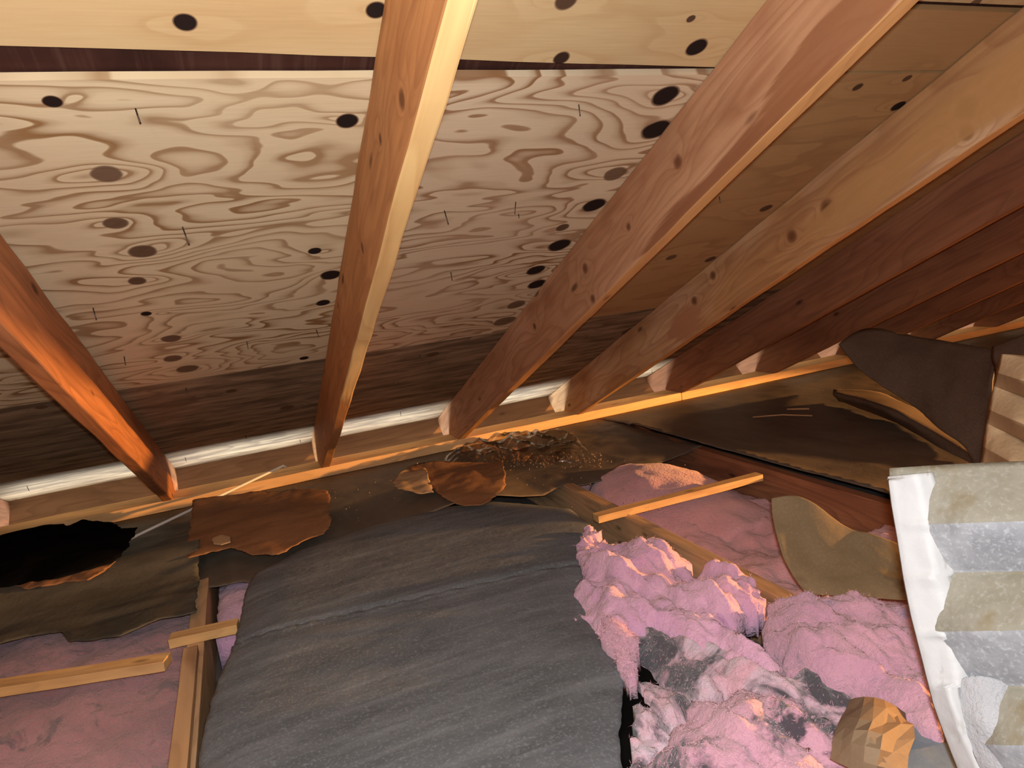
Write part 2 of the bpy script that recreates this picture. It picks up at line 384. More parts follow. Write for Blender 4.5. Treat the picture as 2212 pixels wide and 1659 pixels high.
def panel(x0, x1, s0, s1, mat, ds0=(0, 0), ds1=(0, 0), off=0.):
    """one plywood sheet; ds: extra slope distance of the lower / upper edge at its two ends"""
    nx, ns = 32, 14; top, uvs = [], []
    for j in range(ns + 1):
        for i in range(nx + 1):
            tx, ts = i / nx, j / ns; x = x0 + (x1 - x0) * tx
            a = s0 + ds0[0] * (1 - tx) + ds0[1] * tx; b = s1 + ds1[0] * (1 - tx) + ds1[1] * tx
            s = a + (b - a) * ts
            if j in (0, ns): s += .0016 * nz(x * 90, s * 3, 2.)
            if abs(x - .018) < (x1 - x0) / nx / 2: x = .018
            top.append(roofpt(x, s, off + .0025 * nz(x * 1.7, s * 1.7, 4.))); uvs.append((x, s))
    c = nx + 1; fs = [(j * c + i, j * c + i + 1, (j + 1) * c + i + 1, (j + 1) * c + i) for j in range(ns) for i in range(nx)]
    top = np.array(top); vs, fs = closed(top, top - ND * .0125, fs)
    o = mesh('sheathing_panel', vs, fs, mat, ceil, smooth=False)
    lay = o.data.uv_layers.new(name='UVMap'); uvs = uvs + uvs
    for lp in o.data.loops: lay.data[lp.index].uv = uvs[lp.vertex_index]
    return o
def sl(u, v): return roofuv(u, v)[1]
s1 = .747 / math.cos(TH); s2 = sl(800, 166)
xc = 1 * S + .018
gap0 = sl(0, 97) - s2; gap1 = sl(1500, 143) - s2
panel(XL, xc, -.36, s1 - .001, ply_d)
panel(xc + .002, xc + 4 * S, -.36, s1 - .001, ply_d)
panel(xc + 4 * S + .002, XR, -.36, s1 - .001, ply_d)
po = panel(XL, xc, s1 + .001, s2, ply_a)
po.data.materials.append(ply_b)          # the veneer right of the middle rafter is a second strip
for pf in po.data.polygons:
    if pf.center.x + ceil.location.x > .018: pf.material_index = 1
gx0 = roofuv(0, 97)[0]; gx1 = roofuv(1500, 142)[0]; gs = (gap1 - gap0) / (gx1 - gx0)
panel(XL, xc, s2, s2 + 1.22, ply_u, ds0=(gap0 + gs * (XL - gx0), gap0 + gs * (xc - gx0)))
sm = sl(1760, 302)
panel(xc + .002, xc + 4 * S, s1 + .001, sm - .0008, ply_c)
panel(xc + .002, xc + 4 * S, sm + .0008, s2 - .004, ply_c)
su = sl(2100, 16)
panel(xc + .002, xc + 4 * S, s2 + .004, su - .009, ply_c)
panel(xc + .002, xc + 4 * S, su + .009, su + 1.2, ply_u)
panel(xc + 4 * S + .002, XR, s1 + .001, s2 - .003, ply_c)
panel(xc + 4 * S + .002, XR, s2 + .003, s2 + 1.22, ply_u)
for a, b in ((XL, xc), (xc + .002, XR)): panel(a, b, s2 + 1.24 + (.0 if a == XL else .0), RIDGE, ply_u)
# nail points through the sheathing
nailm = NT('dull steel', .5, .5); nailm.b.inputs['Metallic'].default_value = .6; nailm = nailm.out((.10, .075, .06, 1))
me0 = None
for (u, v, l) in [(292, 233, .022), (394, 490, .034), (201, 665, .026), (268, 770, .022), (533, 738, .020), (683, 712, .022), (402, 838, .02), (960, 455, .030), (1114, 436, .026), (1120, 462, .01),
                  (1250, 225, .02), (974, 588, .022), (906, 765, .02), (1335, 860, .014), (865, 890, .018), (400, 988, .018), (58, 1050, .022), (530, 940, .016), (648, 950, .014), (1408, 800, .02), (1554, 425, .016), (860, 825, .016)]:
    p = onroof(u, v, .0)
    if me0 is None:
        o = rod('nail', [(0, 0, .004), (0, 0, -.5), (0, 0, -.9), (0, 0, -1.)], .0011, nailm, None, 6); me0 = o.data
        for vt in me0.vertices: vt.co = vt.co + Vector(o.location)
        o.parent = ceil
    else: o = bpy.data.objects.new('nail', me0); link(o, ceil)
    o.location = Vector(p) - Vector(ceil.location); o.scale = (1, 1, l); o.rotation_euler = (random.uniform(-.25, .25), random.uniform(-.2, .2), 0)

# fascia board, soffit slats
fas = board('trim_1', (XL, .325, .06), (XR, .325, .06), .022, .13, timber('fascia timber', (.26, .15, .08), (.21, .115, .06), (.09, .045, .022), 1.), n=60); tag(fas, kind='structure')
tag(box('wall_front', (XL, .09, -1.6), (XR, .138, -.043), darkw), kind='structure')

# ---------------------------------------------------------------- rafters
RD, RW = .176, .036
def rl(pts, k):     # knots on the left face of rafter k -> local coords (x along length from foot, y across, z depth)
    o = []
    for (u, v, r) in pts:
        p = onx(u, v, k * S); s = (p - np.array([0, 0, H0])) @ UPS; d = (p - np.array([0, 0, H0])) @ ND
        o.append((s + .36, None, -d, r))
    return o
def rmat(k, name, c1, c2, dk, seed, bl=1.6, kl=(), st=.35, gr=1.25, pt=()):
    ks = [(x, -RW / 2, z, r) for (x, _, z, r) in rl(kl, k)]
    ps = [(a[0], a[2], rx, rz, cc) for (u, v, rx, rz, cc) in pt for a in rl([(u, v, 0)], k)]
    return timber(name, c1, c2, dk, bl, gr, .68, ks, st, seed, patches=ps)
sapw = timber('sapwood edge', (.80, .54, .23), (.72, .44, .17), (.42, .17, .05), .9, .9, .6, (), .3, 2., patches=[(.55, -RD, .75, .3, (.40, .17, .065))])
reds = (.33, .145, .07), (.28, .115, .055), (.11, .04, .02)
mats = {
    -1: [rmat(-1, 'rafter red', (.50, .21, .085), (.44, .17, .065), (.17, .06, .025), 1.)],
    0: [rmat(0, 'rafter amber', (.52, .26, .10), (.44, .20, .075), (.24, .09, .035), 2., 1.2, [(868, 215, .012), (822, 300, .008), (782, 535, .01), (730, 660, .008)]), sapw],
    1: [rmat(1, 'rafter stained', (.50, .27, .15), (.40, .20, .10), (.24, .085, .035), 3.6, .8, [(1465, 350, .012), (1358, 490, .008), (1264, 580, .012), (1280, 645, .01), (1155, 705, .01)], .6, pt=[(1560, 400, .34, .05, (.20, .07, .028)), (1790, 110, .16, .05, (.24, .095, .04))]), timber('rafter edge orange', (.62, .32, .12), (.55, .27, .10), (.28, .11, .04), 1., .8)],
    2: [rmat(2, 'rafter knotty pale', (.60, .37, .20), (.48, .25, .10), (.26, .10, .04), 4.4, 1.5, [(2088, 232, .02), (1787, 450, .02), (2088, 286, .014), (1710, 510, .016), (1540, 595, .012), (1500, 650, .014)], .4, pt=[(1860, 420, .20, .05, (.46, .24, .09)), (2130, 210, .22, .06, (.46, .24, .09)), (1480, 700, .12, .06, (.40, .18, .09))]), timber('rafter edge pale', (.66, .36, .14), (.6, .3, .11), (.3, .12, .05), 1., .8)],
}
LBL = {-2: 'dark red rafter at the far left edge, only its foot showing', -1: 'smooth red-brown rafter slanting down from the left edge of the photo', 0: 'amber rafter with a bright yellow sapwood edge, nearest the middle',
       1: 'stained pinkish-brown rafter ending beside the crumpled plastic film', 2: 'knotty pale rafter with tan blotches and two dark round knots',
       3: 'dark reddish rafter just right of the knotty pale one', 4: 'dark red rafter, third from the knotty pale one rightwards', 5: 'dark red rafter whose foot hides behind the folded dark batt',
       6: 'fourth rafter to the right of the knotty pale one', 7: 'fifth rafter to the right of the knotty pale one', 8: 'sixth rafter to the right of the knotty pale one', 9: 'farthest rafter at the right end of the eave'}
for k in range(-3, 10):
    x = k * S + RW / 2
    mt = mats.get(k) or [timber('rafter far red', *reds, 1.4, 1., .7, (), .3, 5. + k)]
    if len(mt) == 1: mt = mt + [mt[0]]
    o = board('rafter', roofpt(x, -.36), roofpt(x, RIDGE), RW, RD, mt, up=tuple(-ND), n=60, wob=.003, bev=.004, seed=k, ends=(.44, 0.), botmat=True)
    tag(o, LBL.get(k, 'dark red rafter far along the eave to the right' if k > 0 else 'rafter beyond the left edge of the photo'), 'rafter', 'roof rafters')
    if k == -3: bpy.data.objects.remove(o)

# ---------------------------------------------------------------- wall plate
pl_m = timber('plate pine', (.74, .47, .22), (.68, .41, .18), (.36, .18, .07), 1., .6)
xj = ony(1472, 849)[0]
for (a, b, lb) in ((XL, xj - .0015, 'long pale pine wall plate under the rafter feet, left length'), (xj + .0015, XR, 'pine wall plate length right of the butt joint')):
    tag(board('wall_plate', (a, .07, 0), (b, .07, 0), .14, .042, pl_m, n=60, wob=.002), lb, 'wall plate', 'eave wall plates')

# ---------------------------------------------------------------- ceiling joists and cross strips
jm = timber('joist pine', (.58, .36, .19), (.50, .28, .13), (.20, .10, .05), 1.3, .8, .75, (), .7, 9.)
jd = timber('joist dark', (.36, .15, .07), (.30, .11, .05), (.10, .035, .02), 1., 1.2, .75, (), .5, 5.)
jm2 = timber('joist mouldy', (.55, .34, .18), (.44, .26, .13), (.07, .05, .035), 1.5, .8, .75, (), .85, 12.)
JL = -.769 * S + .019; J1 = 1.244 * S - .019; J2 = 2.161 * S + .019
def joist(x, y0, y1, m_, lb, top=-.04):
    return tag(board('ceiling_joist', (x, y0, top), (x, y1, top), .038, .142, m_, n=40, wob=.0015, seed=x), lb, 'joist', 'ceiling joists')
joist(JL, .10, -3.6, jm, 'bare pine joist beside the gray facing, running to the bottom left')
joist(JL - S, .10, -3.6, jm, 'joist left of the pink batt, beyond the frame')
joist(J1, .10, -3.6, jm2, 'mould-stained joist in the open bay under the pale cross strip')
joist(J2, .10, -3.6, jd, 'dark red joist along the right side of the open bay')
strip = timber('strip pine', (.72, .45, .20), (.62, .36, .14), (.22, .10, .05), 1.6, .7, .65, (), .5, 3.)
def strip_px(a, b, zt, wd, h, lb, m_=strip, **kw):
    p, q = onz(*a, zt), onz(*b, zt)
    return tag(board('cross_strip', p, q, wd, h, m_, n=18, bev=.0012, **kw), lb, 'batten', 'pine cross strips')
strip_px((1286, 1112), (1640, 1022), -.018, .036, .022, 'pale pine strip lying across the open bay over two joists')
strip_px((366, 1375), (513, 1342), -.018, .038, .022, 'short pine strip crossing the bare joist at left')
strip_px((-40, 1482), (361, 1418), -.012, .042, .022, 'long orange pine strip lying across the pink batt at left')
p = onz(408, 1398, -.02); tag(board('joist_cap', (JL - .004, p[1], -.019), (JL - .004, -3.0, -.019), .030, .0215, jm, n=18, seed=4), 'narrow pine batten lying along the near end of the bare joist', 'batten')

# ---------------------------------------------------------------- insulation
fibre = NT('fibre strands', 1., 0.).out((.66, .38, .44, 1))
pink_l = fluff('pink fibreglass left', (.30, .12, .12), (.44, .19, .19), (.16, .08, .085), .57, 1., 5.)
pink_b = fluff('pink fibreglass bay', (.56, .26, .26), (.62, .31, .31), (.32, .16, .17), .66, 2., 6.)
pink_a = fluff('pink fibreglass fresh', (.66, .37, .47), (.55, .29, .42), (.34, .17, .30), .60, 3., 9.)  # purple blotches paint shadow tones into the pink
pink_d = fluff('pink fibreglass dirty shaded', (.60, .33, .38), (.52, .42, .47), (.04, .04, .045), .47, 4., 11., 6.5)  # near-black blotches paint gray dirt and the shade of torn hollows
pink_e = fluff('pink fibreglass soft', (.56, .30, .36), (.48, .25, .33), (.30, .20, .28), .58, 6., 8.)  # purple-gray blotches are shadow tones put into the colour
def batt(name, poly, zrim, h, rad, zbot, mat, step=.008, jit=.01, seed=0., rough=.012, lump=.02, parent=None, js=30., extra=None, fine=1.):
    P, fs, d = fill(poly, step, jit, seed, js)
    top = []
    for (x, y), dd in zip(P, d):
        e = 1 - math.exp(-dd / rad)
        n1 = fr(x + seed, y, seed, 7., 3); n2 = noise.turbulence(Vector((x * 17, y * 7 + x * 3, seed)), 3, False); n3 = fr(x, y, seed + 3, 70., 3)
        z = zrim + h * e + lump * n1 * (.35 + .65 * e) + rough * 1.3 * (n2 - .45) + .0030 * fine * n3 + .005 * fine * abs(nz(x * 34, y * 26, seed))
        if extra: z += extra(x, y, dd)
        top.append((x + .004 * n3 * fine, y + .006 * fine * nz(x * 60, y * 60, 7.), z))
    top = np.array(top); bot = top.copy(); bot[:, 2] = np.minimum(zbot, top[:, 2] - .004)
    vs, fs = closed(top, bot, fs)
    return mesh(name, vs, fs, mat, parent)
def fuzz(o, n, cols, ln=.0055, wd=.00035, seed=1):
    """short loose fibres standing off a tuft"""
    rg = np.random.default_rng(seed); me = o.data; nv = len(me.vertices) // 2
    co = np.empty(len(me.vertices) * 3); me.vertices.foreach_get('co', co); co = co.reshape(-1, 3)[:nv]
    no = np.empty(len(me.vertices) * 3); me.vertices.foreach_get('normal', no); no = no.reshape(-1, 3)[:nv]
    ix = rg.integers(0, nv, n); p = co[ix] + rg.normal(0, .002, (n, 3)); d = no[ix] * rg.uniform(.0, .45, (n, 1)) + rg.normal(0, .55, (n, 3)); d /= np.linalg.norm(d, axis=1, keepdims=True)
    sd = np.cross(d, rg.normal(0, 1, (n, 3))); sd /= np.linalg.norm(sd, axis=1, keepdims=True); l = rg.uniform(.35, 1.2, (n, 1)) * ln
    bend = rg.normal(0, .3, (n, 3)) * l
    V = np.stack([p - sd * wd, p + sd * wd, p + d * l * .6 + bend * .4 + sd * wd * .7, p + d * l * .6 + bend * .4 - sd * wd * .7, p + d * l + bend], 1).reshape(-1, 3) + np.array(o.location)
    fs = [f for i in range(n) for f in ((5 * i, 5 * i + 1, 5 * i + 2, 5 * i + 3), (5 * i + 3, 5 * i + 2, 5 * i + 4))]
    return tag(mesh('loose_fibres', V, fs, cols, o, smooth=False), kind='stuff')
# batt in the left bay
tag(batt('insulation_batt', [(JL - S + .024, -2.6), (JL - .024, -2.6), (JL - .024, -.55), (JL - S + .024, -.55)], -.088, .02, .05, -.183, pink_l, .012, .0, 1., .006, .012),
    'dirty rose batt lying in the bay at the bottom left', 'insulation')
# bay between gray facing joist and left joist: small pink corner
tag(batt('insulation_batt', [(JL + .035, -1.16), (JL + .20, -1.2), (JL + .25, -.62), (JL + .04, -.60)], -.09, .03, .05, -.183, pink_a, .010, .004, 2., .01, .01),
    'small purple-pink tuft showing in the gap beside the bare joist', 'insulation')
# open bay
xa, xb = J1 + .022, J2 - .022
def hump(x, y, d):
    return 0.
tag(batt('insulation_batt', [(xa, -2.5), (xb, -2.5), (xb, -.55), (xa, -.55)], -.15, .035, .06, -.183, pink_b, .011, 0., 5., .014, .03), 'flat rose batt on the bottom of the open bay', 'insulation')
rows = []
for y, zc, w_ in ((-.84, -.02, .17), (-.95, -.012, .19), (-1.08, -.03, .20), (-1.24, -.065, .18), (-1.40, -.10, .15)):
    cx = xa + .20 + .16 * (-.8 - y)
    rows.append([(cx - w_, y, -.15), (cx - w_ * .85, y + .01, zc - .05), (cx - w_ * .35, y, zc - .004), (cx + w_ * .2, y, zc), (cx + w_ * .8, y - .02, zc - .035), (cx + w_, y - .02, -.14)])
tag(loft('insulation_roll', rows, pink_b, .03, None, 7, .010, 2.), 'pink batt curled up in a hump under the pale strip', 'insulation')

# ragged torn pile in the foreground
pa = px([(1268, 1128), (1292, 1152), (1330, 1166), (1385, 1168), (1440, 1160), (1476, 1186), (1497, 1214), (1540, 1202), (1600, 1218), (1632, 1250), (1650, 1288), (1615, 1300), (1590, 1330), (1640, 1380), (1690, 1440), (1640, 1450), (1560, 1400), (1500, 1370), (1430, 1345), (1350, 1345), (1290, 1340), (1242, 1312), (1240, 1262), (1262, 1222), (1246, 1182)], .02)
tuft = tag(batt('insulation_tuft', pa, .015, .030, .03, -.05, pink_a, .0055, .016, 3., .030, .022, js=48.), 'bright pink torn insulation ridge beside the gray facing and pale strip', 'insulation', 'torn insulation pile'); fuzz(tuft, 5000, fibre)
pb = px([(1660, 1300), (1720, 1282), (1800, 1292), (1880, 1284), (1960, 1300), (2060, 1330), (2100, 1450), (2090, 1560), (2030, 1575), (1960, 1540), (1880, 1480), (1800, 1460), (1720, 1440), (1670, 1390), (1645, 1345)], .02)
tuft = tag(batt('insulation_tuft', pb, .02, .045, .05, -.06, pink_e, .006, .012, 8., .030, .024, js=40.), 'large soft pink insulation lump against the white-edged baffle', 'insulation', 'torn insulation pile'); fuzz(tuft, 5000, fibre)
pc = px([(1290, 1330), (1380, 1330), (1500, 1350), (1600, 1390), (1700, 1430), (1830, 1450), (1890, 1500), (1850, 1560), (1700, 1520), (1560, 1490), (1480, 1560), (1370, 1640), (1365, 1560), (1400, 1500), (1365, 1450), (1355, 1420), (1320, 1390)], -.01)
tuft = tag(batt('insulation_tuft', pc, -.012, .022, .03, -.08, pink_d, .0055, .014, 13., .028, .020, js=45.), 'dirty grey-stained insulation mess below the bright pink ridge', 'insulation', 'torn insulation pile'); fuzz(tuft, 5000, fibre)
pd = px([(1480, 1530), (1560, 1490), (1640, 1475), (1720, 1500), (1790, 1560), (1850, 1650), (1900, 1760), (1700, 1800), (1500, 1800), (1390, 1720), (1400, 1620)], .0)
tuft = tag(batt('insulation_tuft', pd, .0, .035, .04, -.08, fluff('pink fibreglass mottled', (.56, .30, .36), (.50, .26, .33), (.04, .037, .045), .50, 9., 8., 6.5), .006, .012, 21., .024, .022, js=34.), 'mottled pink insulation lump at the bottom edge beside the brown scrap', 'insulation', 'torn insulation pile'); fuzz(tuft, 5000, fibre)  # near-black blotches paint shaded hollows as well as dirt
pe = px([(1300, 1330), (1345, 1345), (1375, 1370), (1368, 1440), (1352, 1450), (1330, 1400), (1300, 1370)], .02)
tuft = tag(batt('insulation_tuft', pe, .018, .012, .02, -.04, pink_e, .005, .006, 31., .012, .012), 'small pale pink rag of fibre hanging over the gray facing edge', 'insulation', 'torn insulation pile'); fuzz(tuft, 5000, fibre)
tag(batt('insulation_tuft', px([(1865, 1165), (1900, 1130), (1990, 1150), (2050, 1190), (2050, 1240), (1900, 1230)], -.06), -.06, .03, .03, -.18, pink_b, .008, .008, 33., .015, .015), 'pink tuft peeking out behind the curled brown facing', 'insulation')

# ---------------------------------------------------------------- facing paper
gray = paper('facing gray', (.085, .091, .098), (.13, .138, .146), (3., 34, 1), .6, .4, 5., .5, .35, (1, 3, 1), (.25, .265, .28))
brown = paper('facing dark brown', (.105, .078, .055), (.145, .11, .078), (22, 2.5, 1), .6, .3, 3., .2, .2, (1, 1, 1), (.20, .16, .12))
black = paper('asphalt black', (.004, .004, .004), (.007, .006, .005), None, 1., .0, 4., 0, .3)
kraft = paper('kraft brown', (.23, .105, .045), (.29, .145, .065), None, .75, .15, 4., .25, .3, (1, 1, 1), (.42, .26, .14))
tan = paper('kraft tan', (.42, .27, .14), (.50, .33, .18), None, .75, .15, 5., .2, .3, (1, 1, 1), (.6, .44, .28))

# mid floor paper, from the plate to its torn front edge
front = px([(395, 1262), (420, 1262), (520, 1246), (545, 1250), (640, 1230), (760, 1190), (870, 1140), (1000, 1106), (1100, 1085), (1175, 1062), (1212, 1044), (1262, 1040), (1330, 1022), (1400, 1003), (1440, 988), (1497, 966)], -.03)
mid = [(1.36, -.004)] + [(JL - .02, -.004)] + front + [(1.36, front[-1][1] + .02)]
def zmid(x, y, d):
    e = math.exp(-d / .05)
    lift = .035 * max(0, min(1, (x - .0) / .3)) * max(0, min(1, (.62 - x) / .2)) * max(0, (-.45 - y) / .3)
    return -.042 + min(1, -y / .25) * (.008 + .005 * fr(x, y, 0, 4., 3) + .002 * fr(x, y, 3, 14., 2)) + lift - .008 * e * (1 if y < -.2 else 0)
tag(sheet('insulation_facing', mid, zmid, brown, .013, .002, .006, 1., js=26.), 'dusty dark brown facing paper stretching from the wall plate to its torn front edge', 'facing paper', 'facing papers on the attic floor')
# right floor paper over the dark joist
xe = J2 - .003
right = [(xe, -.004), (4.6, -.004), (4.6, -2.7), (1.6, -2.7)] + [(xe + .01, -2.2), (xe + .006, -1.5), (xe, -.78)]
def zright(x, y, d): return -.040 + min(1, -y / .25) * (.014 + .005 * fr(x, y, 0, 3., 3) + .002 * fr(x * 3, y, 3, 9., 2)) + .010 * math.exp(-d / .03) * (1 if y < -.3 else 0)
tag(sheet('insulation_facing', right, zright, brown, .03, .004, .003, 2.), 'dark brown facing paper on the right floor, edged along the open bay', 'facing paper', 'facing papers on the attic floor')
# left paper with a rolled front edge
lf = px([(392, 1338), (350, 1346), (262, 1382), (152, 1392), (132, 1372), (60, 1382), (0, 1398), (-120, 1440)], -.03)
left = [(JL + .0, -.004), (JL + .0, lf[0][1])] + lf + [(-1.55, lf[-1][1]), (-1.55, -.004)]
def zleft(x, y, d):
    fy = -.004 - y
    roll = .05 * math.exp(-((y + .72) / .11) ** 2) + .012 * max(0, min(1, (-.5 - y) / .2))
    return -.042 + min(1, -y / .25) * (.01 + .004 * fr(x, y, 0, 4., 3) + .004 * fr(x * .3, y, 3, 16., 2)) + roll
tag(sheet('insulation_facing', left, zleft, paper('facing olive', (.05, .044, .032), (.085, .075, .055), (4, 12, 1), .55, .35, 3., .15, .3, (1, 1, 1), (.16, .14, .11)), .013, .002, .006, 4.),
    'olive-dark facing paper at left with a rolled front edge over pink batt', 'facing paper', 'facing papers on the attic floor')
# gray facing in the foreground, bulging over its batt
gz = .0
go = px([(395, 1690), (420, 1640), (452, 1500), (485, 1420), (508, 1362), (528, 1262), (550, 1225), (640, 1180), (760, 1140), (870, 1105), (960, 1085), (1060, 1074), (1150, 1080), (1232, 1090), (1286, 1132), (1256, 1180), (1262, 1210), (1250, 1262), (1262, 1300), (1292, 1345), (1352, 1432), (1342, 1500), (1335, 1570), (1345, 1659), (1370, 1760), (1300, 1900), (700, 1900), (400, 1800)], gz)
ca, cb = np.array(onz(505, 1385, gz)[:2]), np.array(onz(1255, 1217, gz)[:2])
cd = (cb - ca) / np.linalg.norm(cb - ca); cn = np.array([-cd[1], cd[0]])
def zgray(x, y, d):
    e = 1 - math.exp(-d / .05); q = (np.array([x, y]) - ca) @ cn + .012 * math.sin(((np.array([x, y]) - ca) @ cd) * 4)
    fold = .006 * math.exp(-(q / .004) ** 2) - .008 * math.exp(-((q - .016) / .010) ** 2)
    return gz - .016 + .020 * e + .005 * fr(x, y, 0, 3., 2) + .0008 * fr(x * .5, y * 2, 3, 15., 3) + fold
tag(sheet('insulation_facing', go, zgray, gray, .0095, .003, .004, 6., js=22.), 'large gray dusty facing sheet with a pale crease in the foreground', 'facing paper', 'facing papers on the attic floor')
# black torn underlay showing below the gray sheet's right edge
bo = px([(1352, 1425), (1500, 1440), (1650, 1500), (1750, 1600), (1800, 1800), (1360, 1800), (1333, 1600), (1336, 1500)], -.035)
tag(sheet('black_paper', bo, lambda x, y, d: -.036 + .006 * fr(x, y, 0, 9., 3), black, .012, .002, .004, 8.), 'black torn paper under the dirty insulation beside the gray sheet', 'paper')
# dark underside void between joist and gray sheet
# black scrap of asphalt paper at the far left
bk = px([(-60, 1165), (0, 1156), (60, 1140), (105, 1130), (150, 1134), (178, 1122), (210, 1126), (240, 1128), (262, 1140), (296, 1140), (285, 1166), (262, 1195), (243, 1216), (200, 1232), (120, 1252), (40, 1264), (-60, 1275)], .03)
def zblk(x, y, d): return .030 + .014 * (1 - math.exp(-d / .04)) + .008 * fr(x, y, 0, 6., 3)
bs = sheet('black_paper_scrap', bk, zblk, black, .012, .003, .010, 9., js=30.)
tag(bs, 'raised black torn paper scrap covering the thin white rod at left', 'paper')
lip = px([(30, 1262), (120, 1246), (200, 1226), (240, 1208), (250, 1214), (236, 1224), (215, 1240), (190, 1252), (140, 1256), (90, 1268), (50, 1270)], .028)
o = sheet('torn_lip', lip, lambda x, y, d: .030 + .006 * fr(x, y, 0, 20., 2), kraft, .006, .004, .004, 2., parent=bs); o['label'] = 'brown torn lip along the front edge'

# ---------------------------------------------------------------- scraps on the floor
def scrap(name, pts, z, mat, lb, cat, curl=.02, step=.008, jit=.006, seed=0., thick=.002, rip=.01, group=None, parent=None, js=40.):
    poly = px(pts, z)
    def zf(x, y, d): return z + curl * math.exp(-d / .03) * max(-.2, nz(x * 6, y * 6, seed)) + rip * .45 * fr(x, y, seed, 7., 3)
    o = sheet(name, poly, zf, mat, step, thick, jit, seed, parent, js)
    if lb: tag(o, lb, cat, group)
    return o
k1 = scrap('kraft_scrap', [(418, 1082), (520, 1070), (640, 1056), (705, 1058), (714, 1072), (708, 1098), (715, 1128), (700, 1150), (655, 1172), (600, 1195), (545, 1194), (500, 1180), (450, 1190), (402, 1203), (408, 1150)], .020, kraft, 'large brown kraft paper scrap with a pale fleck over the white rod', 'paper', .02, seed=1., rip=.012)
o = scrap('fleck', [(457, 1162), (478, 1153), (497, 1158), (498, 1170), (478, 1176), (462, 1174)], .028, tan, None, None, 0., .005, .002, 2., .003, .0, parent=k1); o['label'] = 'small pale tan fleck'
scrap('kraft_scrap', [(878, 1010), (960, 1002), (1030, 996), (1085, 1000), (1092, 1030), (1090, 1050), (1070, 1070), (1045, 1088), (1000, 1090), (960, 1075), (930, 1048), (905, 1030)], .026, kraft, 'torn brown kraft scrap lying just in front of the plastic film', 'paper', .02, seed=3., rip=.014)
scrap('kraft_curl', [(868, 1022), (900, 996), (916, 1006), (924, 1030), (936, 1058), (900, 1062), (860, 1056), (848, 1040)], .030, tan, 'pale torn paper curl at the left end of a brown kraft scrap', 'paper', .03, .006, seed=5., rip=.02)
# clear plastic film
m = NT('clear film'); tr = m.n('ShaderNodeBsdfTransparent'); gl = m.n('ShaderNodeBsdfGlossy'); gl.inputs['Roughness'].default_value = .20; gl.inputs['Color'].default_value = (.95, .95, .95, 1)
lw = m.n('ShaderNodeLayerWeight'); lw.inputs[0].default_value = .35; mx = m.n('ShaderNodeMixShader')
m.set(mx.inputs[0], m.math('MULTIPLY_ADD', lw.outputs['Fresnel'], .38, .06)); m.t.links.new(tr.outputs[0], mx.inputs[1]); m.t.links.new(gl.outputs[0], mx.inputs[2])
m.t.links.new(mx.outputs[0], m.t.nodes['Material Output'].inputs['Surface'])
fo = px([(955, 985), (1000, 955), (1060, 938), (1150, 930), (1235, 924), (1270, 965), (1240, 985), (1180, 990), (1100, 990), (1040, 1002), (990, 1000)], .0)
def zfilm(x, y, d):
    v = noise.cell(Vector((x * 14, y * 14, 2.))) 
    r1 = abs(nz(x * 9, y * 9, 1.)); r2 = abs(nz(x * 24, y * 24, 4.))
    return -.025 + .04 * (1 - math.exp(-d / .03)) * (1 - 1.3 * r1) + .012 * (1 - 2 * r2)
o = sheet('plastic_film', fo, zfilm, m.m, .009, .0008, .010, 11.)
tag(o, 'crumpled clear plastic film lying against the wall plate', 'plastic film')
# white rod with a hooked tip
wm = NT('white plastic', .45, .4).out((.72, .66, .58, 1))
ra, rb = onz(-60, 1326, -.02), onz(600, 1012, .016)
rp = [ra + (rb - ra) * t for t in np.linspace(0, 1, 14)] + [onz(612, 1006, .024), onz(618, 1010, .012)]
tag(rod('thin_rod', rp, .0052, wm), 'thin white plastic rod with a hooked tip by the wall plate', 'rod')
# splinters and crumbs
spl = NT('splinter', .7).out((.50, .27, .13, 1))
tag(rod('splinter', [onz(1626, 901, -.018), onz(1690, 896, -.012), onz(1755, 898, -.018)], .0032, spl, None, 5), 'long thin wood splinter on the right dark paper', 'splinter', 'wood splinters')
tag(rod('splinter', [onz(1700, 884, -.018), onz(1748, 883, -.014)], .004, spl, None, 5), 'short wood splinter on the right dark paper', 'splinter', 'wood splinters')
tag(rod('splinter', [onz(905, 1006, -.01), onz(968, 1004, -.012)], .002, spl, None, 5), 'pale splinter between the kraft scrap and the film', 'splinter', 'wood splinters')
vs, fs = [], []
def crumb(p, r):
    b = len(vs)
    for (a, c, d) in ((1, 0, 0), (-1, 0, 0), (0, 1, 0), (0, -1, 0), (0, 0, 1), (0, 0, -1)):
        vs.append(np.array(p) + r * np.array([a, c, d]) * random.uniform(.5, 1.4))
    for f in ((0, 2, 4), (2, 1, 4), (1, 3, 4), (3, 0, 4), (2, 0, 5), (1, 2, 5), (3, 1, 5), (0, 3, 5)): fs.append(tuple(b + i for i in f))
for _ in range(260):
    u = random.gauss(1180, 70); v = random.gauss(992, 10); crumb(onz(u, v, -.03), random.uniform(.0015, .004))
for _ in range(170):
    u = random.uniform(300, 1500); v = random.uniform(1000, 1110) + max(0, (900 - u)) * .12; crumb(onz(u, v, -.028), random.uniform(.001, .003))
for _ in range(60): crumb(onz(random.uniform(60, 240), random.uniform(1262, 1290), -.02), random.uniform(.002, .005))
cr = mesh('crumbs', vs, fs, NT('crumb', .9).out((.34, .22, .13, 1)), smooth=False); tag(cr, 'fine wood and paper crumbs scattered over the facing paper', 'debris', kind='stuff')

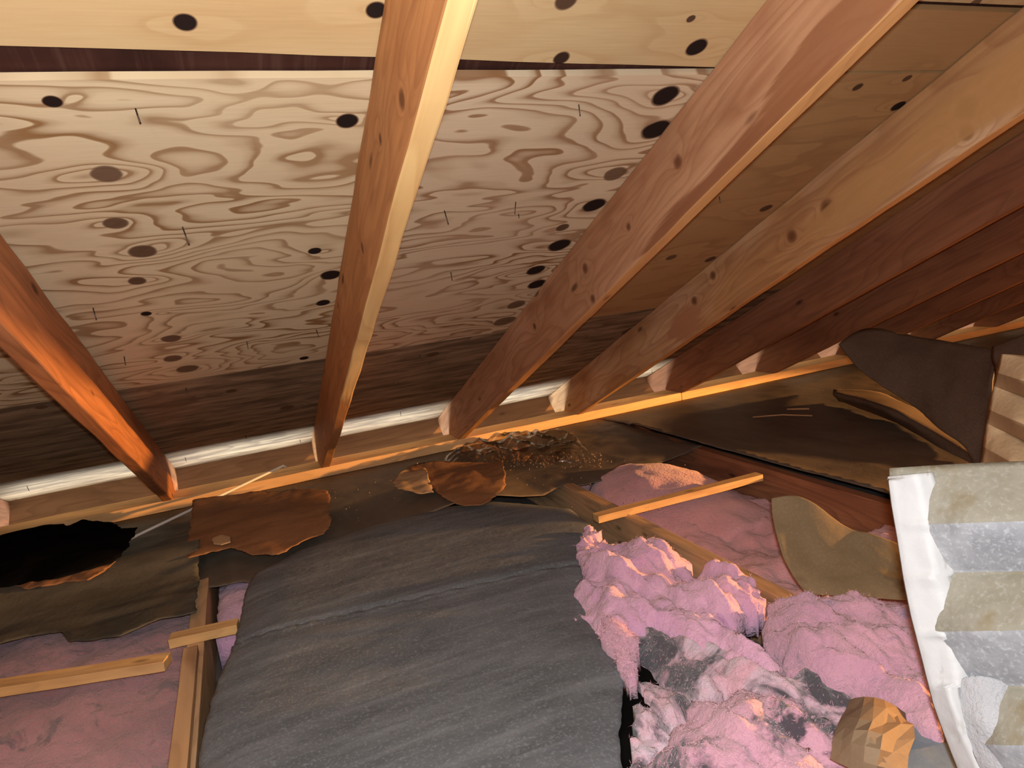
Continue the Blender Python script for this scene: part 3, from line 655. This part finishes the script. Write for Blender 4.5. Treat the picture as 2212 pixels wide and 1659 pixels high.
# ---------------------------------------------------------------- curled facing over the open bay
def P3(u, v, f): return atf(u, v, f)
def fz(u, v, z): return (onz(u, v, z) - C) @ R[2]
curl_rows = [
    [(1666, 1077, -.02), (1668, 1112, .02), (1677, 1155, -.03), (1692, 1202, -.05), (1714, 1246, -.04), (1742, 1283, -.01)],
    [(1732, 1075, .03), (1735, 1120, .05), (1745, 1165, .06), (1765, 1215, .05), (1785, 1255, .0), (1806, 1288, -.01)],
    [(1826, 1140, .07), (1830, 1175, .05), (1838, 1210, .02), (1850, 1240, 0), (1862, 1268, -.01), (1878, 1293, 0)],
    [(1890, 1158, .08), (1900, 1190, .06), (1915, 1225, .03), (1930, 1250, .0), (1945, 1275, 0), (1960, 1298, 0)],
    [(2030, 1215, .06), (2035, 1235, .05), (2040, 1255, .03), (2045, 1275, .0), (2050, 1290, 0), (2055, 1305, 0)]]
rr = []
for i, r_ in enumerate(curl_rows):
    fb = fz(r_[-1][0], r_[-1][1], -.02)
    rr.append([P3(u, v, fb + .10 * (1 - j / 5) + .22 * d) for j, (u, v, d) in enumerate(r_)])
tankr = paper('facing ochre', (.16, .112, .058), (.21, .15, .082), None, .8, .15, 4., .25, .3, (1, 1, 1), (.28, .22, .14), (7., .56, (.11, .07, .034)))
tag(loft('curled_facing', rr, tankr, .003, None, 7, .004, 3.), 'ochre facing paper curled upright like a trough in the open bay', 'facing paper')

# ---------------------------------------------------------------- folded dark batt at the right
fl = paper('facing dark fold', (.075, .050, .034), (.115, .078, .052), None, .7, .2, 3., .25, .3, (1, 1, 1), (.2, .15, .11))
fD = fz(2122, 1002, -.03)
FS = .9
fold_rows = [
    [(1812, 744, fD + .60), (1848, 790, fD + .52), (1900, 832, fD + .42)],
    [(1874, 712, fD + .62), (1930, 790, fD + .44), (1985, 885, fD + .28)],
    [(1985, 728, fD + .46), (2010, 812, fD + .30), (2034, 930, fD + .16)],
    [(2085, 745, fD + .24), (2085, 850, fD + .14), (2085, 968, fD + .06)],
    [(2156, 757, fD + .08), (2142, 870, fD + .03), (2118, 1032, fD)]]
fb = empty('folded_batt', onz(2122, 1002, -.03)); tag(fb, 'dark folded facing paper propped up in front of the far rafter feet', 'insulation')
fold_rows = [[(u, v, f * FS) for (u, v, f) in r_] for r_ in fold_rows]
loft('front_fold', [[P3(*q) for q in r_] for r_ in fold_rows], fl, .006, fb, 6, .006, 5.)
back_rows = [[P3(q[0][0] + 2, q[0][1] + 3, q[0][2]), P3(q[0][0] + 14, q[0][1] + 14, q[0][2] + .05), P3(q[0][0] + 24, q[0][1] + 30, q[0][2] + .09)] for q in fold_rows[1:]]
loft('back_fold', back_rows, fl, .006, fb, 6, .006, 6.)
# low flap lying under it
tag(loft('loose_facing', [[P3(u, v, fz(u, v, z)) for (u, v, z) in r_] for r_ in ([(1800, 842, -.01), (1800, 850, .03), (1812, 866, -.02)], [(1900, 850, .01), (1910, 880, .055), (1920, 905, -.02)], [(2010, 905, -.01), (2020, 935, .015), (2030, 965, -.02)], [(2100, 975, -.018), (2110, 990, -.008), (2118, 1012, -.02)])], fl, .004, None, 6, .004, 8.),
    'low dark paper flap on the floor under the folded batt', 'paper')

# ---------------------------------------------------------------- corrugated baffles
crease = paper('crease brown', (.16, .095, .05), (.22, .14, .08))
yfelt = paper('baffle yellowish felt', (.19, .175, .13), (.25, .235, .19), None, .85, .1, 12., .35, .5, (1, 1, 1), (.36, .35, .31), (9., .52, (.17, .13, .07)))  # yellowish tone used on every other corrugation face
def baffle(lb, left, bands, uR, f_l, f_r, amp, mats_, ns=26, nb=10, tilt=0.):
    """left: [(u, v)] left edge down the sheet; bands: v of the valley/ridge lines at (left, right), alternating, starting with a valley"""
    lu = np.array([p[0] for p in left], float); lv = np.array([p[1] for p in left], float)
    rows = []; kind = []
    for i in range(len(bands) - 1):
        for j in range(nb):
            t = j / nb; vl = bands[i][0] + (bands[i + 1][0] - bands[i][0]) * t; vr = bands[i][1] + (bands[i + 1][1] - bands[i][1]) * t
            ph = (i + t) % 2; a = 1 - abs(ph - 1); a = .78 * a + .22 * math.sin(a * math.pi / 2)
            rows.append((vl, vr, a))
    A = []
    for (vl, vr, a) in rows:
        u0 = np.interp(vl, lv, lu); row = []
        for k in range(ns + 1):
            t = k / ns; u = u0 + (uR - u0) * t; v = vl + (vr - vl) * t
            f = f_l + (f_r - f_l) * t + tilt * (vl - bands[0][0]) / 1000
            g = min(1, t * 3.2); f -= amp * a * g
            p = P3(u, v, f); row.append(p + R[2] * .0012 * fr(*p, 60., 3))
        A.append(row)
    A = np.array(A); r, c = A.shape[:2]
    fs = [(i * c + j, i * c + j + 1, (i + 1) * c + j + 1, (i + 1) * c + j) for i in range(r - 1) for j in range(c - 1)]
    du = np.gradient(A, axis=0); dv = np.gradient(A, axis=1); nn = np.cross(du, dv); nn /= np.maximum(np.linalg.norm(nn, axis=2, keepdims=True), 1e-9)
    vs, fs = closed(A.reshape(-1, 3), (A + nn * .004).reshape(-1, 3), fs)
    e = empty('corrugated_baffle', vs[vs[:, 2].argmin()]); tag(e, lb, 'baffle', 'corrugated vent baffles')
    o = mesh('corrugated_panel', vs, fs, mats_, e)
    nq = (r - 1) * (c - 1)
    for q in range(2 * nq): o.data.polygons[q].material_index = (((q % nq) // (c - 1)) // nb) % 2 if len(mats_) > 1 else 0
    for i in range(2 * nb, r, 2 * nb): rod('crease', [p + (R[1] * .001 - R[2] * .001) for p in A[i, 4:]], .0028, crease, e, 6)
    return e
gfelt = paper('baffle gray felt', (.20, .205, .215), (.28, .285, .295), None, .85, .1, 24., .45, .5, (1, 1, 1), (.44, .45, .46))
le = [(1922, 1028), (1930, 1090), (1942, 1160), (1956, 1250), (1972, 1330), (1995, 1420), (2020, 1520), (2045, 1590), (2072, 1659), (2105, 1740), (2190, 1960)]
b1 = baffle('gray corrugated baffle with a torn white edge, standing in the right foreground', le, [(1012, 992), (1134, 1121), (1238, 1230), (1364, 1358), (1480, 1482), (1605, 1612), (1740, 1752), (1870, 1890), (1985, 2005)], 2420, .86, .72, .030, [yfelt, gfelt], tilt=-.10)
wht = NT('white flange', .6, .3); oc = wht.coord()
c_ = wht.mix(wht.ramp(wht.noise(wht.mapv(oc, (30, 30, 9)), 1., 5., .65), [(.58, 0.), (.72, .8)]), (.44, .44, .435), (.20, .17, .12)); wht.bump(wht.noise(oc, 40., 4.), .4, .004); wht = wht.out(c_)
rb_ = [(2016, 1020), (2030, 1062), (2044, 1124), (2028, 1132), (2050, 1150), (2058, 1200), (2070, 1236), (2052, 1246), (2078, 1275), (2090, 1330), (2096, 1362), (2060, 1368), (2098, 1385), (2104, 1430), (2106, 1478), (2070, 1486), (2082, 1530), (2098, 1580), (2130, 1640), (2160, 1700), (2230, 1960)]
A = []
lu = np.array([p[0] for p in le]); lv = np.array([p[1] for p in le]); ru = np.array([p[0] for p in rb_]); rv = np.array([p[1] for p in rb_])
for v in np.linspace(1020, 1960, 130):
    a = np.interp(v, lv, lu) - 3; b = np.interp(v, rv, ru) + 4 * nz(v * .06, 0, 1.)
    row = []
    for k in range(11):
        t = k / 10; u = a + (b - a) * t
        f = .86 - .10 * (v - 1012) / 1000 - .010 - .026 * min(1, t * 1.6) - .0025 * abs(nz(v * .012, t * 3, 3.))
        p = P3(u, v + (10 if v < 1030 else 0) * (1 - t), f); row.append(p)
    A.append(row)
A = np.array(A); r, c = A.shape[:2]
fs = [(i * c + j, i * c + j + 1, (i + 1) * c + j + 1, (i + 1) * c + j) for i in range(r - 1) for j in range(c - 1)]
vs, fs = closed(A.reshape(-1, 3), (A + R[2] * .003).reshape(-1, 3), fs)
o = mesh('torn_flange', vs, fs, wht, b1); o['label'] = 'white torn flange with brown crack streaks'
tf = loft('fibre_tuft', [[P3(u, v, f) for (u, v, f) in r_] for r_ in ([(2100, 1500, .79), (2104, 1560, .775), (2118, 1620, .765), (2140, 1680, .76)], [(2128, 1484, .775), (2140, 1550, .752), (2158, 1610, .742), (2180, 1680, .745)],
     [(2155, 1500, .77), (2175, 1560, .752), (2196, 1620, .742), (2215, 1690, .745)], [(2170, 1530, .78), (2196, 1580, .765), (2216, 1640, .755), (2240, 1700, .755)])], fluff('white fibre', (.34, .34, .35), (.28, .28, .29)), .01, b1, 8, .016, 3.)
tf['label'] = 'white fibre tuft stuck in a crease'
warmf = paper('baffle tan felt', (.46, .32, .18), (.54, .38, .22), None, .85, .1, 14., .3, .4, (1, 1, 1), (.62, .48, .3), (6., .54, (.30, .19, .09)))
baffle('tan corrugated baffle in lamp light, partly hidden behind the gray one', [(2166, 770), (2146, 850), (2134, 920), (2122, 1010), (2112, 1080), (2100, 1330)], [(765, 790), (805, 860), (835, 900), (885, 965), (915, 1010), (965, 1075), (1000, 1120), (1055, 1175), (1090, 1215), (1150, 1275), (1190, 1315), (1250, 1380), (1300, 1430)], 2330, 1.30, 1.12, .06, [warmf, paper('baffle shaded felt', (.26, .16, .08), (.32, .2, .1))])  # every other face painted darker so the corrugation looks shaded
tag(loft('loose_facing', [[P3(2150, 752, 1.75), P3(2150, 790, 1.72), P3(2158, 905, 1.7)], [P3(2230, 720, 1.6), P3(2230, 775, 1.58), P3(2236, 925, 1.56)], [P3(2400, 700, 1.4), P3(2400, 780, 1.38), P3(2405, 960, 1.37)]], fl, .005, None, 6, .006, 4.),
    'dark paper slab at the right edge above the tan baffle', 'paper')

# ---------------------------------------------------------------- paper scraps at the bottom right
kr = [[(1835, 1512), (1818, 1545), (1808, 1600), (1796, 1640)], [(1868, 1506), (1860, 1560), (1850, 1610), (1840, 1660)], [(1910, 1512), (1905, 1570), (1900, 1620), (1890, 1680)], [(1958, 1538), (1962, 1580), (1958, 1630), (1945, 1700)]]
hz = [[.03, .045, .05, .03], [.055, .08, .07, .045], [.05, .07, .085, .05], [.02, .04, .05, .03]]
tag(loft('crumpled_kraft', [[onz(u, v, z) for (u, v), z in zip(a_, b_)] for a_, b_ in zip(kr, hz)], paper('kraft crumpled', (.20, .135, .08), (.24, .165, .10), None, .7, .2, 6., .1, .3, (1, 1, 1), (.3, .22, .14)), .003, None, 2, .010, 2., flat=True),
    'crumpled brown kraft paper wad at the bottom edge beside the blue-gray sheet', 'paper')
scrap('facing_scrap', [(1940, 1545), (2000, 1560), (2090, 1560), (2140, 1659), (2160, 1760), (1930, 1760)], .0, paper('facing bluegray', (.16, .19, .21), (.22, .25, .27), (8, 8, 1), .6, .3, 5., .2), 'blue-gray facing scrap between the kraft wad and the white edge', 'paper', 0., .01, .003, 7., rip=.012)
